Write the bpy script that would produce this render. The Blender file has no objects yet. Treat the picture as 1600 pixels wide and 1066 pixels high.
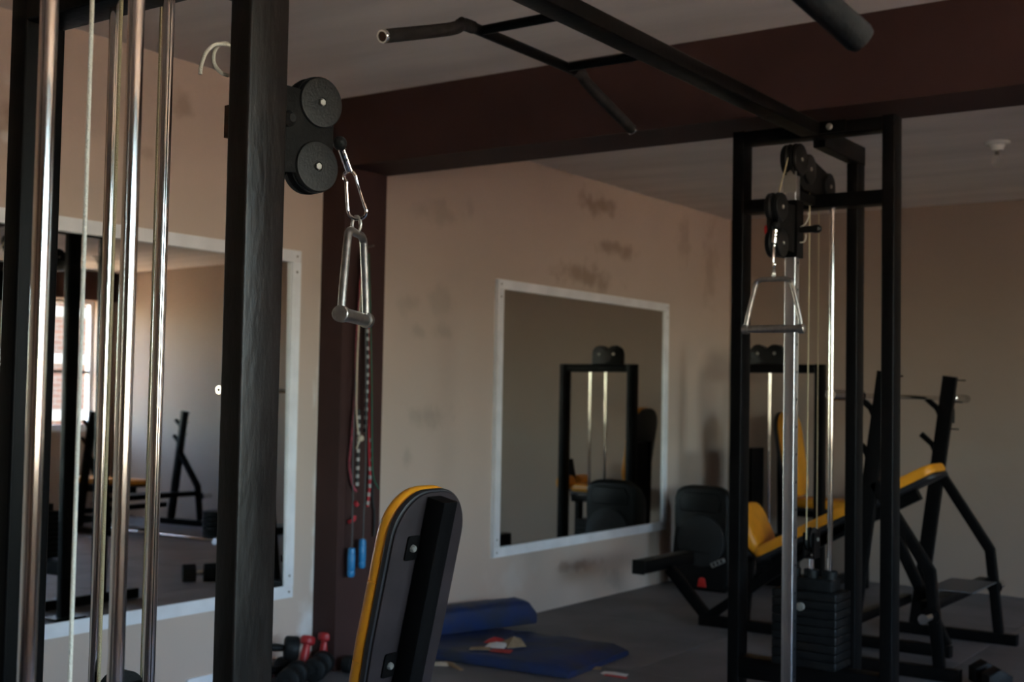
import bpy, math, random
from mathutils import Vector, Matrix
random.seed(7)
sc = bpy.context.scene
COL = sc.collection
V = Vector
PI = math.pi

# ------------------------------------------------------------------ camera
H = 1.3                       # eye height
F = 1938.99                   # focal length in pixels of the 1600 x 1066 frame
YAW, PIT, ROL = math.radians(34.9766), math.radians(2.4308), math.radians(1.0506)
FW = V((-math.sin(YAW)*math.cos(PIT), math.cos(YAW)*math.cos(PIT), math.sin(PIT)))
R0 = V((math.cos(YAW), math.sin(YAW), 0)); U0 = R0.cross(FW)
RT = math.cos(ROL)*R0 + math.sin(ROL)*U0
UP = -math.sin(ROL)*R0 + math.cos(ROL)*U0
CAM = V((0, 0, H))
cd = bpy.data.cameras.new('camera'); cam = bpy.data.objects.new('camera', cd); COL.objects.link(cam)
m3 = Matrix((RT, UP, -FW)).transposed()
cam.matrix_world = Matrix.Translation(CAM) @ m3.to_4x4()
cd.sensor_fit = 'HORIZONTAL'; cd.sensor_width = 36; cd.lens = F/1600*36
cd.clip_start = .02; cd.clip_end = 200
cd.dof.use_dof = True; cd.dof.focus_distance = 2.2; cd.dof.aperture_fstop = 6.3
sc.camera = cam

def on(x, y, ax, val):
    """world point where the ray of photo pixel (x, y) meets the plane axis = val"""
    d = (x-800)/F*RT + (533-y)/F*UP + FW
    return CAM + d*((val-CAM[ax])/d[ax])

# ------------------------------------------------------------------ light
sc.view_settings.view_transform = 'Standard'
sc.view_settings.look = 'None'
sc.view_settings.gamma = 1
sc.view_settings.use_curve_mapping = False
sc.view_settings.exposure = 3.15
w = bpy.data.worlds.new('sky'); sc.world = w; w.use_nodes = True
nt = w.node_tree; bg = nt.nodes['Background']
sky = nt.nodes.new('ShaderNodeTexSky'); sky.sky_type = 'NISHITA'; sky.sun_disc = False
sky.sun_elevation = math.radians(56); sky.sun_rotation = math.radians(180); sky.air_density = 1.0; sky.dust_density = 1.0
nt.links.new(sky.outputs[0], bg.inputs[0]); bg.inputs[1].default_value = .5
sl = bpy.data.lights.new('sun', 'SUN'); sl.energy = 8.0; sl.angle = .01; sl.color = (1, .93, .82)
so = bpy.data.objects.new('sun', sl); COL.objects.link(so)
so.rotation_euler = V((-.02, .57, -.82)).to_track_quat('-Z', 'Y').to_euler()

# room numbers
XL, XR, YN, YF, ZC = -4.124, 3.4, -5.2, 8.83, 2.68
SILL, HEAD = .95, 2.36
WINS = [(-1.1, 1.55), (1.75, 4.2), (7.5, 8.62)]
for y0, y1 in WINS:           # sky portals in the window openings
    a = bpy.data.lights.new('sky_portal', 'AREA'); a.shape = 'RECTANGLE'
    a.size = HEAD-SILL; a.size_y = y1-y0; a.cycles.is_portal = True
    ao = bpy.data.objects.new('sky_portal', a); COL.objects.link(ao)
    ao.location = (XR+.14, (y0+y1)/2, (SILL+HEAD)/2); ao.rotation_euler = (0, PI/2, 0)
sc.cycles.use_denoising = True
sc.cycles.max_bounces = 10; sc.cycles.diffuse_bounces = 6; sc.cycles.glossy_bounces = 6
sc.cycles.transparent_max_bounces = 12
sc.cycles.sample_clamp_indirect = 6.0

# ------------------------------------------------------------------ materials
MT = {}
def mat(name, col, rough=.5, metal=0., bump=0., bscale=40., stretch=(1, 1, 1), var=0., vscale=6., rvar=0., spec=.5, coat=0., col2=None):
    m = bpy.data.materials.new(name); m.use_nodes = True; n = m.node_tree; b = n.nodes['Principled BSDF']
    b.inputs['Base Color'].default_value = (*col, 1); b.inputs['Roughness'].default_value = rough
    b.inputs['Metallic'].default_value = metal; b.inputs['Specular IOR Level'].default_value = spec
    b.inputs['Coat Weight'].default_value = coat; b.inputs['Coat Roughness'].default_value = .2
    tc = n.nodes.new('ShaderNodeTexCoord'); mp = n.nodes.new('ShaderNodeMapping'); mp.inputs['Scale'].default_value = stretch
    n.links.new(tc.outputs['Object'], mp.inputs[0])
    if var:
        t = n.nodes.new('ShaderNodeTexNoise'); t.inputs['Scale'].default_value = vscale; t.inputs['Detail'].default_value = 5
        n.links.new(mp.outputs[0], t.inputs['Vector'])
        r = n.nodes.new('ShaderNodeValToRGB'); r.color_ramp.elements[0].position = .35; r.color_ramp.elements[1].position = .68
        c2 = col2 or tuple(max(0, c*(1-var)) for c in col)
        r.color_ramp.elements[0].color = (*c2, 1); r.color_ramp.elements[1].color = (*col, 1)
        n.links.new(t.outputs[0], r.inputs[0]); n.links.new(r.outputs[0], b.inputs['Base Color'])
        if rvar:
            q = n.nodes.new('ShaderNodeMapRange'); q.inputs['To Min'].default_value = rough; q.inputs['To Max'].default_value = rough+rvar
            n.links.new(t.outputs[0], q.inputs[0]); n.links.new(q.outputs[0], b.inputs['Roughness'])
    if bump:
        t = n.nodes.new('ShaderNodeTexNoise'); t.inputs['Scale'].default_value = bscale; t.inputs['Detail'].default_value = 4
        n.links.new(mp.outputs[0], t.inputs['Vector'])
        k = n.nodes.new('ShaderNodeBump'); k.inputs['Strength'].default_value = bump; k.inputs['Distance'].default_value = .01
        n.links.new(t.outputs[0], k.inputs['Height']); n.links.new(k.outputs[0], b.inputs['Normal'])
    MT[name] = m; return m
mat('black_steel', (.0055, .005, .005), .28, spec=.06, bump=.06, bscale=60, stretch=(1, 1, .25), var=.3, vscale=14, rvar=.16)
mat('worn_steel', (.012, .009, .0075), .24, spec=.20, bump=.10, bscale=90, stretch=(1, 1, .3), var=.5, vscale=22, rvar=.2)
mat('chrome', (.74, .71, .67), .07, 1, var=.25, vscale=30, stretch=(1, 1, .15), rvar=.08)
mat('bright_chrome', (.82, .80, .78), .07, 1)
mat('brushed_rail', (.52, .52, .54), .26, 1, var=.2, vscale=40, stretch=(1, 1, .1), rvar=.1)
mat('satin_nickel', (.50, .48, .45), .28, 1, var=.3, vscale=50, rvar=.15)
mat('dull_black', (.006, .0055, .005), .7, spec=.12, bump=.2, bscale=80)
mat('zinc', (.30, .28, .25), .5, .6)
mat('rubber', (.009, .009, .009), .55, spec=.22, var=.4, vscale=30, bump=.15, bscale=120)
mat('foam_grip', (.022, .020, .019), .8, spec=.15, var=.5, vscale=35, bump=.12, bscale=160)
mat('black_plastic', (.008, .0075, .007), .45, spec=.2, bump=.10, bscale=200)
mat('plate_iron', (.007, .007, .007), .55, spec=.18, var=.5, vscale=18, bump=.2, bscale=60)
mat('yellow_vinyl', (.80, .31, .013), .42, var=.18, vscale=9, bump=.06, bscale=140)
mat('black_vinyl', (.014, .013, .015), .45)
mat('backing_board', (.026, .018, .019), .65, spec=.2, var=.3, vscale=12)
mat('rust', (.10, .045, .025), .8, var=.6, vscale=60)
mat('white_frame', (.88, .88, .90), .5, var=.14, vscale=7)
mat('brown_paint', (.060, .031, .028), .6, spec=.14, var=.2, vscale=3, bump=.08, bscale=12)
mat('blue_vinyl', (.010, .030, .115), .5, spec=.3, var=.55, vscale=7, bump=.2, bscale=14, col2=(.030, .034, .050))
mat('red_vinyl', (.36, .016, .018), .45)
mat('white_porcelain', (.75, .74, .70), .25)
mat('cable_white', (.62, .60, .52), .5, bump=.5, bscale=420)
mat('cable_beige', (.44, .37, .22), .55, bump=.5, bscale=420)
mat('blue_plastic', (.02, .19, .42), .4)
mat('pink_cord', (.42, .07, .10), .7, var=.5, vscale=60)
mat('red_cord', (.40, .02, .03), .7)
mat('white_cord', (.34, .32, .30), .7)
mat('grey_cord', (.06, .06, .06), .5)
mat('green_cord', (.015, .09, .05), .6)
mat('beige_cord', (.48, .40, .30), .8)
mat('black_cord', (.012, .012, .012), .6)
mat('cardboard', (.36, .24, .14), .85, var=.3, vscale=30)
mat('paper_white', (.72, .70, .68), .7)
mat('paper_red', (.40, .03, .03), .6)
mat('speaker_grille', (.014, .014, .015), .6, bump=.3, bscale=500)
mat('logo_silver', (.45, .44, .43), .35, .6)
mat('label_red', (.55, .02, .015), .5)
mat('mat_rubber', (.165, .150, .150), .62, var=.4, vscale=2.2, bump=.18, bscale=130)
mat('concrete', (.30, .28, .26), .9, var=.3, vscale=2)
mat('earth', (.50, .335, .205), .95, var=.25, vscale=1.2)
mat('pale_band', (.38, .33, .27), .8)
mat('steel_grey', (.10, .10, .105), .5)

def shader(name, fn):
    m = bpy.data.materials.new(name); m.use_nodes = True; fn(m.node_tree, m.node_tree.nodes['Principled BSDF']); MT[name] = m
def f_mirror(n, b):
    b.inputs['Base Color'].default_value = (.80, .82, .79, 1); b.inputs['Metallic'].default_value = 1; b.inputs['Roughness'].default_value = .012
shader('mirror_glass', f_mirror)
def f_glass(n, b):
    t = n.nodes.new('ShaderNodeBsdfTransparent'); g = n.nodes.new('ShaderNodeBsdfGlossy'); g.inputs['Roughness'].default_value = .02
    x = n.nodes.new('ShaderNodeMixShader'); x.inputs[0].default_value = .06; t.inputs[0].default_value = (.96, .98, .97, 1)
    n.links.new(t.outputs[0], x.inputs[1]); n.links.new(g.outputs[0], x.inputs[2])
    n.links.new(x.outputs[0], n.nodes['Material Output'].inputs[0])
shader('window_glass', f_glass)
def f_bulb(n, b):
    t = n.nodes.new('ShaderNodeBsdfTransparent'); g = n.nodes.new('ShaderNodeBsdfGlossy'); g.inputs['Roughness'].default_value = .05
    lw = n.nodes.new('ShaderNodeFresnel'); lw.inputs[0].default_value = 1.45
    x = n.nodes.new('ShaderNodeMixShader'); t.inputs[0].default_value = (.97, .97, .95, 1); x.inputs[0].default_value = .16; g.inputs['Roughness'].default_value = .12
    n.links.new(t.outputs[0], x.inputs[1]); n.links.new(t.outputs[0], x.inputs[1]); n.links.new(g.outputs[0], x.inputs[2])
    n.links.new(x.outputs[0], n.nodes['Material Output'].inputs[0])
shader('bulb_glass', f_bulb)
def f_brick(n, b):
    tc = n.nodes.new('ShaderNodeTexCoord'); sx_ = n.nodes.new('ShaderNodeSeparateXYZ'); mp = n.nodes.new('ShaderNodeCombineXYZ')
    k = n.nodes.new('ShaderNodeTexBrick'); k.inputs['Scale'].default_value = 1; k.inputs['Brick Width'].default_value = .24; k.inputs['Row Height'].default_value = .085
    k.inputs['Mortar Size'].default_value = .012
    k.inputs['Color1'].default_value = (.19, .080, .048, 1); k.inputs['Color2'].default_value = (.15, .062, .038, 1); k.inputs['Mortar'].default_value = (.20, .16, .125, 1)
    n.links.new(tc.outputs['Object'], sx_.inputs[0]); n.links.new(sx_.outputs[1], mp.inputs[0]); n.links.new(sx_.outputs[2], mp.inputs[1])
    n.links.new(mp.outputs[0], k.inputs[0]); n.links.new(k.outputs[0], b.inputs['Base Color'])
    b.inputs['Roughness'].default_value = .9
shader('brick_wall', f_brick)

def wall_paint(name, base, spots):
    """beige paint with damp stains / bare plaster patches: spots = (x, y, z, ry, rz, colour, strength)"""
    def fn(n, b):
        tc = n.nodes.new('ShaderNodeTexCoord')
        ns = n.nodes.new('ShaderNodeTexNoise'); ns.inputs['Scale'].default_value = 1.1; ns.inputs['Detail'].default_value = 6
        n.links.new(tc.outputs['Object'], ns.inputs['Vector'])
        rp = n.nodes.new('ShaderNodeValToRGB'); rp.color_ramp.elements[0].position = .3; rp.color_ramp.elements[1].position = .7
        rp.color_ramp.elements[0].color = (*[c*.90 for c in base], 1); rp.color_ramp.elements[1].color = (*base, 1)
        n.links.new(ns.outputs[0], rp.inputs[0]); cur = rp.outputs[0]
        nd = n.nodes.new('ShaderNodeTexNoise'); nd.inputs['Scale'].default_value = 7; nd.inputs['Detail'].default_value = 4; nd.inputs['Roughness'].default_value = .55
        n.links.new(tc.outputs['Object'], nd.inputs['Vector'])
        for (x, y, z, ry, rz, c, s) in spots:
            mp = n.nodes.new('ShaderNodeMapping'); mp.vector_type = 'TEXTURE'
            mp.inputs['Location'].default_value = (x, y, z); mp.inputs['Scale'].default_value = (1, ry, rz)
            n.links.new(tc.outputs['Object'], mp.inputs[0])
            ln = n.nodes.new('ShaderNodeVectorMath'); ln.operation = 'LENGTH'; n.links.new(mp.outputs[0], ln.inputs[0])
            ad = n.nodes.new('ShaderNodeMath'); ad.operation = 'MULTIPLY_ADD'; ad.inputs[1].default_value = 2.6
            n.links.new(nd.outputs[0], ad.inputs[0]); n.links.new(ln.outputs['Value'], ad.inputs[2])
            mr = n.nodes.new('ShaderNodeMapRange'); mr.interpolation_type = 'SMOOTHSTEP'
            mr.inputs['From Min'].default_value = 1.35; mr.inputs['From Max'].default_value = 2.35
            mr.inputs['To Min'].default_value = s; mr.inputs['To Max'].default_value = 0
            n.links.new(ad.outputs[0], mr.inputs[0])
            mx = n.nodes.new('ShaderNodeMix'); mx.data_type = 'RGBA'; mx.inputs['B'].default_value = (*c, 1) if False else (*c, 1)
            n.links.new(mr.outputs[0], mx.inputs['Factor']); n.links.new(cur, mx.inputs[6]); mx.inputs[7].default_value = (*c, 1)
            cur = mx.outputs[2]
        n.links.new(cur, b.inputs['Base Color']); b.inputs['Roughness'].default_value = .82
        b.inputs['Specular IOR Level'].default_value = .25
        nb = n.nodes.new('ShaderNodeTexNoise'); nb.inputs['Scale'].default_value = 35; n.links.new(tc.outputs['Object'], nb.inputs['Vector'])
        k = n.nodes.new('ShaderNodeBump'); k.inputs['Strength'].default_value = .12; k.inputs['Distance'].default_value = .01
        n.links.new(nb.outputs[0], k.inputs['Height']); n.links.new(k.outputs[0], b.inputs['Normal'])
    shader(name, fn)
BEIGE = (.56, .45, .375)
DK, LT, WH = (.30, .215, .155), (.36, .30, .25), (.72, .70, .68)
def spot(px, py, rpx, rpy, c, s):
    p = on(px, py, 0, XL); q = on(px+rpx, py, 0, XL); r = on(px, py+rpy, 0, XL)
    return (XL, p.y, p.z, abs(q.y-p.y), abs(r.z-p.z), c, s)
wall_paint('wall_left_paint', BEIGE, [spot(*a) for a in (
    (935, 318, 36, 26, DK, .8), (965, 388, 38, 16, DK, .7), (915, 432, 62, 26, DK, .75), (880, 265, 22, 12, DK, .7),
    (690, 335, 60, 22, LT, .5), (640, 470, 30, 24, LT, .45), (690, 470, 36, 30, LT, .4), (690, 520, 20, 18, LT, .5), (652, 518, 16, 18, LT, .5),
    (668, 650, 44, 26, LT, .6), (635, 715, 10, 24, LT, .5), (555, 290, 14, 40, LT, .3), (735, 320, 8, 30, LT, .35),
    (287, 160, 22, 34, DK, .55), (232, 240, 20, 16, DK, .4), (10, 175, 26, 30, DK, .6), (12, 130, 14, 20, WH, .5), (14, 215, 12, 10, WH, .6),
    (476, 975, 16, 40, WH, .8), (491, 620, 6, 30, WH, .6), (489, 880, 6, 60, WH, .55), (492, 760, 5, 60, WH, .45), (500, 560, 6, 200, WH, .35),
    (905, 882, 36, 12, DK, .75), (955, 905, 26, 20, LT, .6), (1010, 895, 22, 28, LT, .55), (1070, 370, 16, 50, DK, .4), (1110, 420, 14, 80, DK, .4), (800, 905, 40, 30, WH, .2))])
wall_paint('wall_far_dimmed_paint', (.375, .29, .235), [(-2.4, YF, .9, .5, .2, LT, .3)])  # base darkened below the other walls' beige to imitate dimmer light
wall_paint('wall_plain_paint', BEIGE, [])
mat('ceiling_paint', (.72, .665, .63), .85, var=.16, vscale=1.6, stretch=(.6, 3, 1), bump=.12, bscale=8)

# ------------------------------------------------------------------ mesh builder
ORG = {}
class MB:
    def __init__(s): s.v = []; s.f = []; s.mi = []; s.cur = 0
    def add(s, vs, fs):
        o = len(s.v); s.v += [V(v) for v in vs]; s.f += [tuple(i+o for i in f) for f in fs]; s.mi += [s.cur]*len(fs); return s
    def box(s, lo, hi):
        (a, b, c), (d, e, f) = lo, hi
        return s.add([(a,b,c),(d,b,c),(d,e,c),(a,e,c),(a,b,f),(d,b,f),(d,e,f),(a,e,f)],
                     [(0,3,2,1),(4,5,6,7),(0,1,5,4),(1,2,6,5),(2,3,7,6),(3,0,4,7)])
    def loops(s, rings, cap=True, closed=False):
        n = len(rings[0]); vs = [p for r in rings for p in r]; fs = []
        m = len(rings)
        for i in range(m if closed else m-1):
            a, b = i*n, ((i+1) % m)*n
            fs += [(a+j, a+(j+1) % n, b+(j+1) % n, b+j) for j in range(n)]
        if cap and not closed: fs += [tuple(range(n-1, -1, -1)), tuple(range((m-1)*n, m*n))]
        return s.add(vs, fs)
    def rbar(s, p0, p1, w, h, up=(0, 0, 1), r=.005, seg=2):
        """rounded rectangular tube p0 to p1; h along up, w across"""
        p0, p1 = V(p0), V(p1); d = (p1-p0).normalized(); u = V(up); u = (u-d*u.dot(d))
        if u.length < 1e-4: u = V((0, 1, 0))-d*d.y
        u.normalize(); q = d.cross(u); pr = []
        for cx, cy, a0 in ((1, 1, 0), (-1, 1, 90), (-1, -1, 180), (1, -1, 270)):
            for k in range(seg+1):
                a = math.radians(a0+90*k/seg); pr.append((cx*(w/2-r)+r*math.cos(a), cy*(h/2-r)+r*math.sin(a)))
        return s.loops([[p+q*x+u*y for x, y in pr] for p in (p0, p1)])
    def rpath(s, pts, w, h, up=(0, 0, 1), r=.005, seg=2):
        """rounded rectangular tube along a mitred path lying in one plane; up = the plane's normal side"""
        pts = [V(p) for p in pts]; u = V(up).normalized(); rings = []
        pr = []
        for cx, cy, a0 in ((1, 1, 0), (-1, 1, 90), (-1, -1, 180), (1, -1, 270)):
            for k in range(seg+1):
                a = math.radians(a0+90*k/seg); pr.append((cx*(w/2-r)+r*math.cos(a), cy*(h/2-r)+r*math.sin(a)))
        for i, p in enumerate(pts):
            d0 = (pts[i]-pts[i-1]).normalized() if i else (pts[1]-pts[0]).normalized()
            d1 = (pts[i+1]-pts[i]).normalized() if i < len(pts)-1 else d0
            t = (d0+d1).normalized(); q = t.cross(u).normalized(); k = 1/max(.3, t.dot(d0))
            rings.append([p+q*x*k+u*y for x, y in pr])
        return s.loops(rings)
    def tube(s, pts, r, n=10, closed=False, rr=None):
        pts = [V(p) for p in pts]; m = len(pts); rings = []; prev = None
        for i, p in enumerate(pts):
            if closed: d = pts[(i+1) % m]-pts[i-1]
            else: d = pts[min(i+1, m-1)]-pts[max(i-1, 0)]
            d.normalize()
            if prev is None:
                a = V((0, 0, 1)) if abs(d.z) < .9 else V((1, 0, 0)); u = (a-d*a.dot(d)).normalized()
            else: u = (prev-d*prev.dot(d)).normalized()
            prev = u; q = d.cross(u); ra = rr[i] if rr else r
            rings.append([p+(u*math.cos(2*PI*k/n)+q*math.sin(2*PI*k/n))*ra for k in range(n)])
        return s.loops(rings, closed=closed)
    def cyl(s, p0, p1, r, n=20, r2=None):
        return s.tube([p0, p1], r, n, rr=[r, r if r2 is None else r2])
    def lathe(s, p, axis, prof, n=24):
        """prof = (distance along axis, radius) pairs"""
        p = V(p); d = V(axis).normalized(); a = V((0, 0, 1)) if abs(d.z) < .9 else V((1, 0, 0)); u = (a-d*a.dot(d)).normalized(); q = d.cross(u)
        return s.loops([[p+d*t+(u*math.cos(2*PI*k/n)+q*math.sin(2*PI*k/n))*max(r, 1e-4) for k in range(n)] for t, r in prof])
    def ball(s, p, r, n=14, sc3=(1, 1, 1)):
        p = V(p); rings = []
        for i in range(1, n//2+1):
            t = PI*i/(n//2+1)
            rings.append([p+V((r*sc3[0]*math.sin(t)*math.cos(2*PI*k/n), r*sc3[1]*math.sin(t)*math.sin(2*PI*k/n), -r*sc3[2]*math.cos(t))) for k in range(n)])
        return s.loops(rings)
    def prism(s, outline, o, ex, ey, ez, t, bev=0.):
        """outline in (ex, ey) about o, extruded t along ez, with an optional edge bevel"""
        o, ex, ey, ez = V(o), V(ex), V(ey), V(ez)
        cx = sum(a for a, b in outline)/len(outline); cy = sum(b for a, b in outline)/len(outline)
        def ring(z, ins):
            out = []
            for a, b in outline:
                l = math.hypot(a-cx, b-cy); k = max(0, (l-ins)/l)
                out.append(o+ex*(cx+(a-cx)*k)+ey*(cy+(b-cy)*k)+ez*z)
            return out
        if bev: return s.loops([ring(0, bev), ring(bev*.35, bev*.3), ring(bev, 0), ring(t-bev, 0), ring(t-bev*.35, bev*.3), ring(t, bev)])
        return s.loops([ring(0, 0), ring(t, 0)])
    def build(s, name, m, parent=None, ang=35):
        me = bpy.data.meshes.new(name); o0 = ORG.get(parent.name if parent else None, V((0, 0, 0)))
        me.from_pydata([v-o0 for v in s.v], [], s.f)
        for k in (m if isinstance(m, (list, tuple)) else [m]): me.materials.append(MT[k])
        if isinstance(m, (list, tuple)): me.polygons.foreach_set('material_index', s.mi)
        import bmesh
        bm = bmesh.new(); bm.from_mesh(me); bmesh.ops.recalc_face_normals(bm, faces=bm.faces); bm.to_mesh(me); bm.free()
        me.shade_smooth(); me.set_sharp_from_angle(angle=math.radians(ang)); me.update()
        ob = bpy.data.objects.new(name, me); COL.objects.link(ob)
        if parent: ob.parent = parent; ORG[ob.name] = o0
        return ob
def tag(o, label, cat, group=None):
    o['label'] = label; o['category'] = cat
    if group: o['group'] = group
    return o
def thing(name, loc, label, cat, group=None):
    e = bpy.data.objects.new(name, None); COL.objects.link(e); e.empty_display_size = .1; e.location = loc; ORG[e.name] = V(loc)
    return tag(e, label, cat, group)
def struct(o): o['kind'] = 'structure'; return o
def copy_tree(o, parent=None):
    c = o.copy(); COL.objects.link(c); c.parent = parent
    if o.name in ORG: ORG[c.name] = ORG[o.name]
    for ch in list(o.children): copy_tree(ch, c)
    return c
def arc(c, ex, ey, r, a0, a1, n=8):
    return [V(c)+V(ex)*r*math.cos(math.radians(a0+(a1-a0)*k/n))+V(ey)*r*math.sin(math.radians(a0+(a1-a0)*k/n)) for k in range(n+1)]
def smooth(pts, n=6):
    pts = [V(p) for p in pts]; out = []
    for i in range(len(pts)-1):
        p0, p1, p2, p3 = pts[max(i-1, 0)], pts[i], pts[i+1], pts[min(i+2, len(pts)-1)]
        for k in range(n):
            t = k/n; out.append(.5*((2*p1)+(p2-p0)*t+(2*p0-5*p1+4*p2-p3)*t*t+(3*p1-p0-3*p2+p3)*t**3))
    return out+[pts[-1]]
def stadium(w, l, r, n=8):
    """rounded rectangle w x l centred on 0"""
    out = []
    for cx, cy, a0 in ((1, 1, 0), (-1, 1, 90), (-1, -1, 180), (1, -1, 270)):
        for k in range(n+1):
            a = math.radians(a0+90*k/n); out.append((cx*(w/2-r)+r*math.cos(a), cy*(l/2-r)+r*math.sin(a)))
    return out

# ------------------------------------------------------------------ the room
fl = struct(MB().box((XL-.2, YN-.2, -.12), (XR+.2, YF+.2, -.012)).build('floor', 'concrete'))
ys = sorted({YN, YF} | {6.4+1.2*k for k in range(-12, 3) if YN < 6.4+1.2*k < YF}); xs = sorted({XL, XR} | {XL+1.2*k for k in range(1, 7) if XL+1.2*k < XR})
cache = {}
for i in range(len(xs)-1):
    for j in range(len(ys)-1):
        key = (round(xs[i+1]-xs[i], 3), round(ys[j+1]-ys[j], 3)); a, b = key; g = .0025
        if key not in cache:
            o = MB().prism([(-a/2+g, -b/2+g), (a/2-g, -b/2+g), (a/2-g, b/2-g), (-a/2+g, b/2-g)], (0, 0, -.012), (1, 0, 0), (0, 1, 0), (0, 0, 1), .012, .002).build('rubber_mat', 'mat_rubber')
            cache[key] = o.data
        else:
            o = bpy.data.objects.new('rubber_mat', cache[key]); COL.objects.link(o)
        o.location = ((xs[i]+xs[i+1])/2, (ys[j]+ys[j+1])/2, 0); o.parent = fl
struct(MB().box((XL-.2, YN-.2, ZC), (XR+.2, YF+.2, ZC+.15)).build('ceiling', 'ceiling_paint'))
struct(MB().box((XL-.2, YN-.2, -.012), (XL, YF+.2, ZC)).build('wall_left', 'wall_left_paint'))
struct(MB().box((XL, YF, -.012), (XR, YF+.2, ZC)).build('wall_far', 'wall_far_dimmed_paint'))
struct(MB().box((XL, YN-.2, -.012), (XR, YN, ZC)).build('wall_near', 'wall_plain_paint'))
m = MB(); edges = [YN-.2]+[e for wv in WINS for e in wv]+[YF+.2]
for k in range(0, len(edges), 2): m.box((XR, edges[k], -.012), (XR+.2, edges[k+1], ZC))
for y0, y1 in WINS:
    m.box((XR, y0, -.012), (XR+.2, y1, SILL)); m.box((XR, y0, HEAD), (XR+.2, y1, ZC))
struct(m.build('wall_right', 'wall_plain_paint'))
struct(MB().box((XL, 4.295, 2.355), (XR, 4.60, ZC)).build('trim_1', 'brown_paint'))                     # ceiling beam
struct(MB().box((XL, 4.30, -.012), (-3.98, 4.595, 2.356)).build('trim_2', 'brown_paint'))                # column
struct(MB().box((XR-1.0, 4.30, -.012), (XR, 4.595, 2.356)).build('shade_pier', 'brown_paint'))  # unseen pier, made this deep to shade the far wall
struct(MB().box((XR-.05, 4.60, HEAD), (XR, YF, ZC)).build('trim_4', 'brown_paint'))                      # lintel band over the windows
struct(MB().box((XR-.05, YN, HEAD), (XR, 4.295, ZC)).build('trim_5', 'brown_paint'))
struct(MB().box((XL, 3.55, .0), (XL+.012, 4.16, .075)).build('baseboard_left', 'white_frame'))

for i, (y0, y1) in enumerate(WINS):
    wnd = bpy.data.objects.new('window_%d' % (i+1), None); COL.objects.link(wnd); struct(wnd); wnd.location = (XR+.1, (y0+y1)/2, SILL); ORG[wnd.name] = wnd.location.copy()
    x = XR+.1; t = .045; m = MB()
    for a, b in (((x-t/2, y0, SILL), (x+t/2, y0+t, HEAD)), ((x-t/2, y1-t, SILL), (x+t/2, y1, HEAD)), ((x-t/2, y0+t, SILL), (x+t/2, y1-t, SILL+t)), ((x-t/2, y0+t, HEAD-t), (x+t/2, y1-t, HEAD))): m.box(a, b)
    m.build('frame', 'white_frame', wnd)
    n = max(2, round((y1-y0)/.62)); zt = SILL+.62
    MB().box((x-.018, y0+t, zt-.018), (x+.018, y1-t, zt+.018)).build('transom', 'steel_grey', wnd)
    for k in range(1, n):
        yy = y0+(y1-y0)*k/n; MB().box((x-.014, yy-.014, SILL+t), (x+.014, yy+.014, HEAD-t)).build('mullion', 'steel_grey', wnd)
    for k in range(n):
        ya, yb = y0+(y1-y0)*k/n+.016, y0+(y1-y0)*(k+1)/n-.016
        for za, zb in ((SILL+t, zt-.018), (zt+.018, HEAD-t)):
            MB().box((x-.002, max(ya, y0+t), za), (x+.002, min(yb, y1-t), zb)).build('pane', 'window_glass', wnd)
    MB().box((XR-.03, y0-.04, SILL-.03), (XR+.2, y1+.04, SILL)).build('sill', 'white_frame', wnd)

# outside: yard and sunlit brick house
struct(MB().box((XR+.2, -60, -.4), (120, 80, -.15)).build('ground', 'earth'))
hs = thing('brick_house', (9.5, 15, -.15), 'sunlit red brick house across the yard, seen through the window', 'house')
MB().box((9, 9.6, -.15), (13, 24, 3.15)).build('wall', 'brick_wall', hs)
for z in (.95, 1.85, 2.6): MB().box((8.96, 9.6, z), (9, 24, z+.16)).build('stone_band', 'pale_band', hs)
MB().box((8.6, 9.4, 3.15), (13.2, 24.2, 3.3)).build('roof', 'pale_band', hs)
MB().box((5.6, 8.9, -.15), (8.95, 9.5, 5.6)).build('shade_wing', 'brick_wall', hs)  # added wing, keeps the sun off the yard before the bricks

# ------------------------------------------------------------------ mirrors
def mirror(name, y0, y1, z0, z1, fw_, tilt, label):
    t = thing(name, (XL, (y0+y1)/2, z0), label, 'mirror')
    x0, x1 = XL+.001, XL+.028
    for a, b in (((x0, y0, z1-fw_), (x1, y1, z1)), ((x0, y0, z0), (x1, y1, z0+fw_)), ((x0, y0, z0+fw_), (x1, y0+fw_, z1-fw_)), ((x0, y1-fw_, z0+fw_), (x1, y1, z1-fw_))):
        MB().prism([(a[1], a[2]), (b[1], a[2]), (b[1], b[2]), (a[1], b[2])], (x0, 0, 0), (0, 1, 0), (0, 0, 1), (1, 0, 0), x1-x0, .003).build('frame_rail', 'white_frame', t)
    zm = (z0+z1)/2; hh = (z1-z0)/2-fw_*.6; k = math.tan(math.radians(tilt)); xc = XL+.016
    c = [(xc+(zm-z)*k, y, z) for y, z in ((y0+fw_*.6, zm-hh), (y1-fw_*.6, zm-hh), (y1-fw_*.6, zm+hh), (y0+fw_*.6, zm+hh))]
    b = [(p[0]-.004, p[1], p[2]) for p in c]
    MB().add(c+b, [(0,1,2,3),(7,6,5,4),(0,4,5,1),(1,5,6,2),(2,6,7,3),(3,7,4,0)]).build('glass', 'mirror_glass', t)
    m = MB()
    for yy in (y0+fw_/2, y1-fw_/2):
        for zz in (z0+.1, z0+fw_/2, z1-fw_/2, z1-.1): m.cyl((x1-.001, yy, zz), (x1+.002, yy, zz), .006, 10)
    m.build('screws', 'zinc', t)['kind'] = 'stuff'
mirror('wall_mirror', 1.55, 4.140, .349, 1.943, .055, .45, 'white-framed wall mirror on the dumbbell side of the brown column')
mirror('wall_mirror', 5.715, 7.782, .372, 1.952, .055, .0, 'white-framed wall mirror between the blue mats and the loudspeaker')

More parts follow.
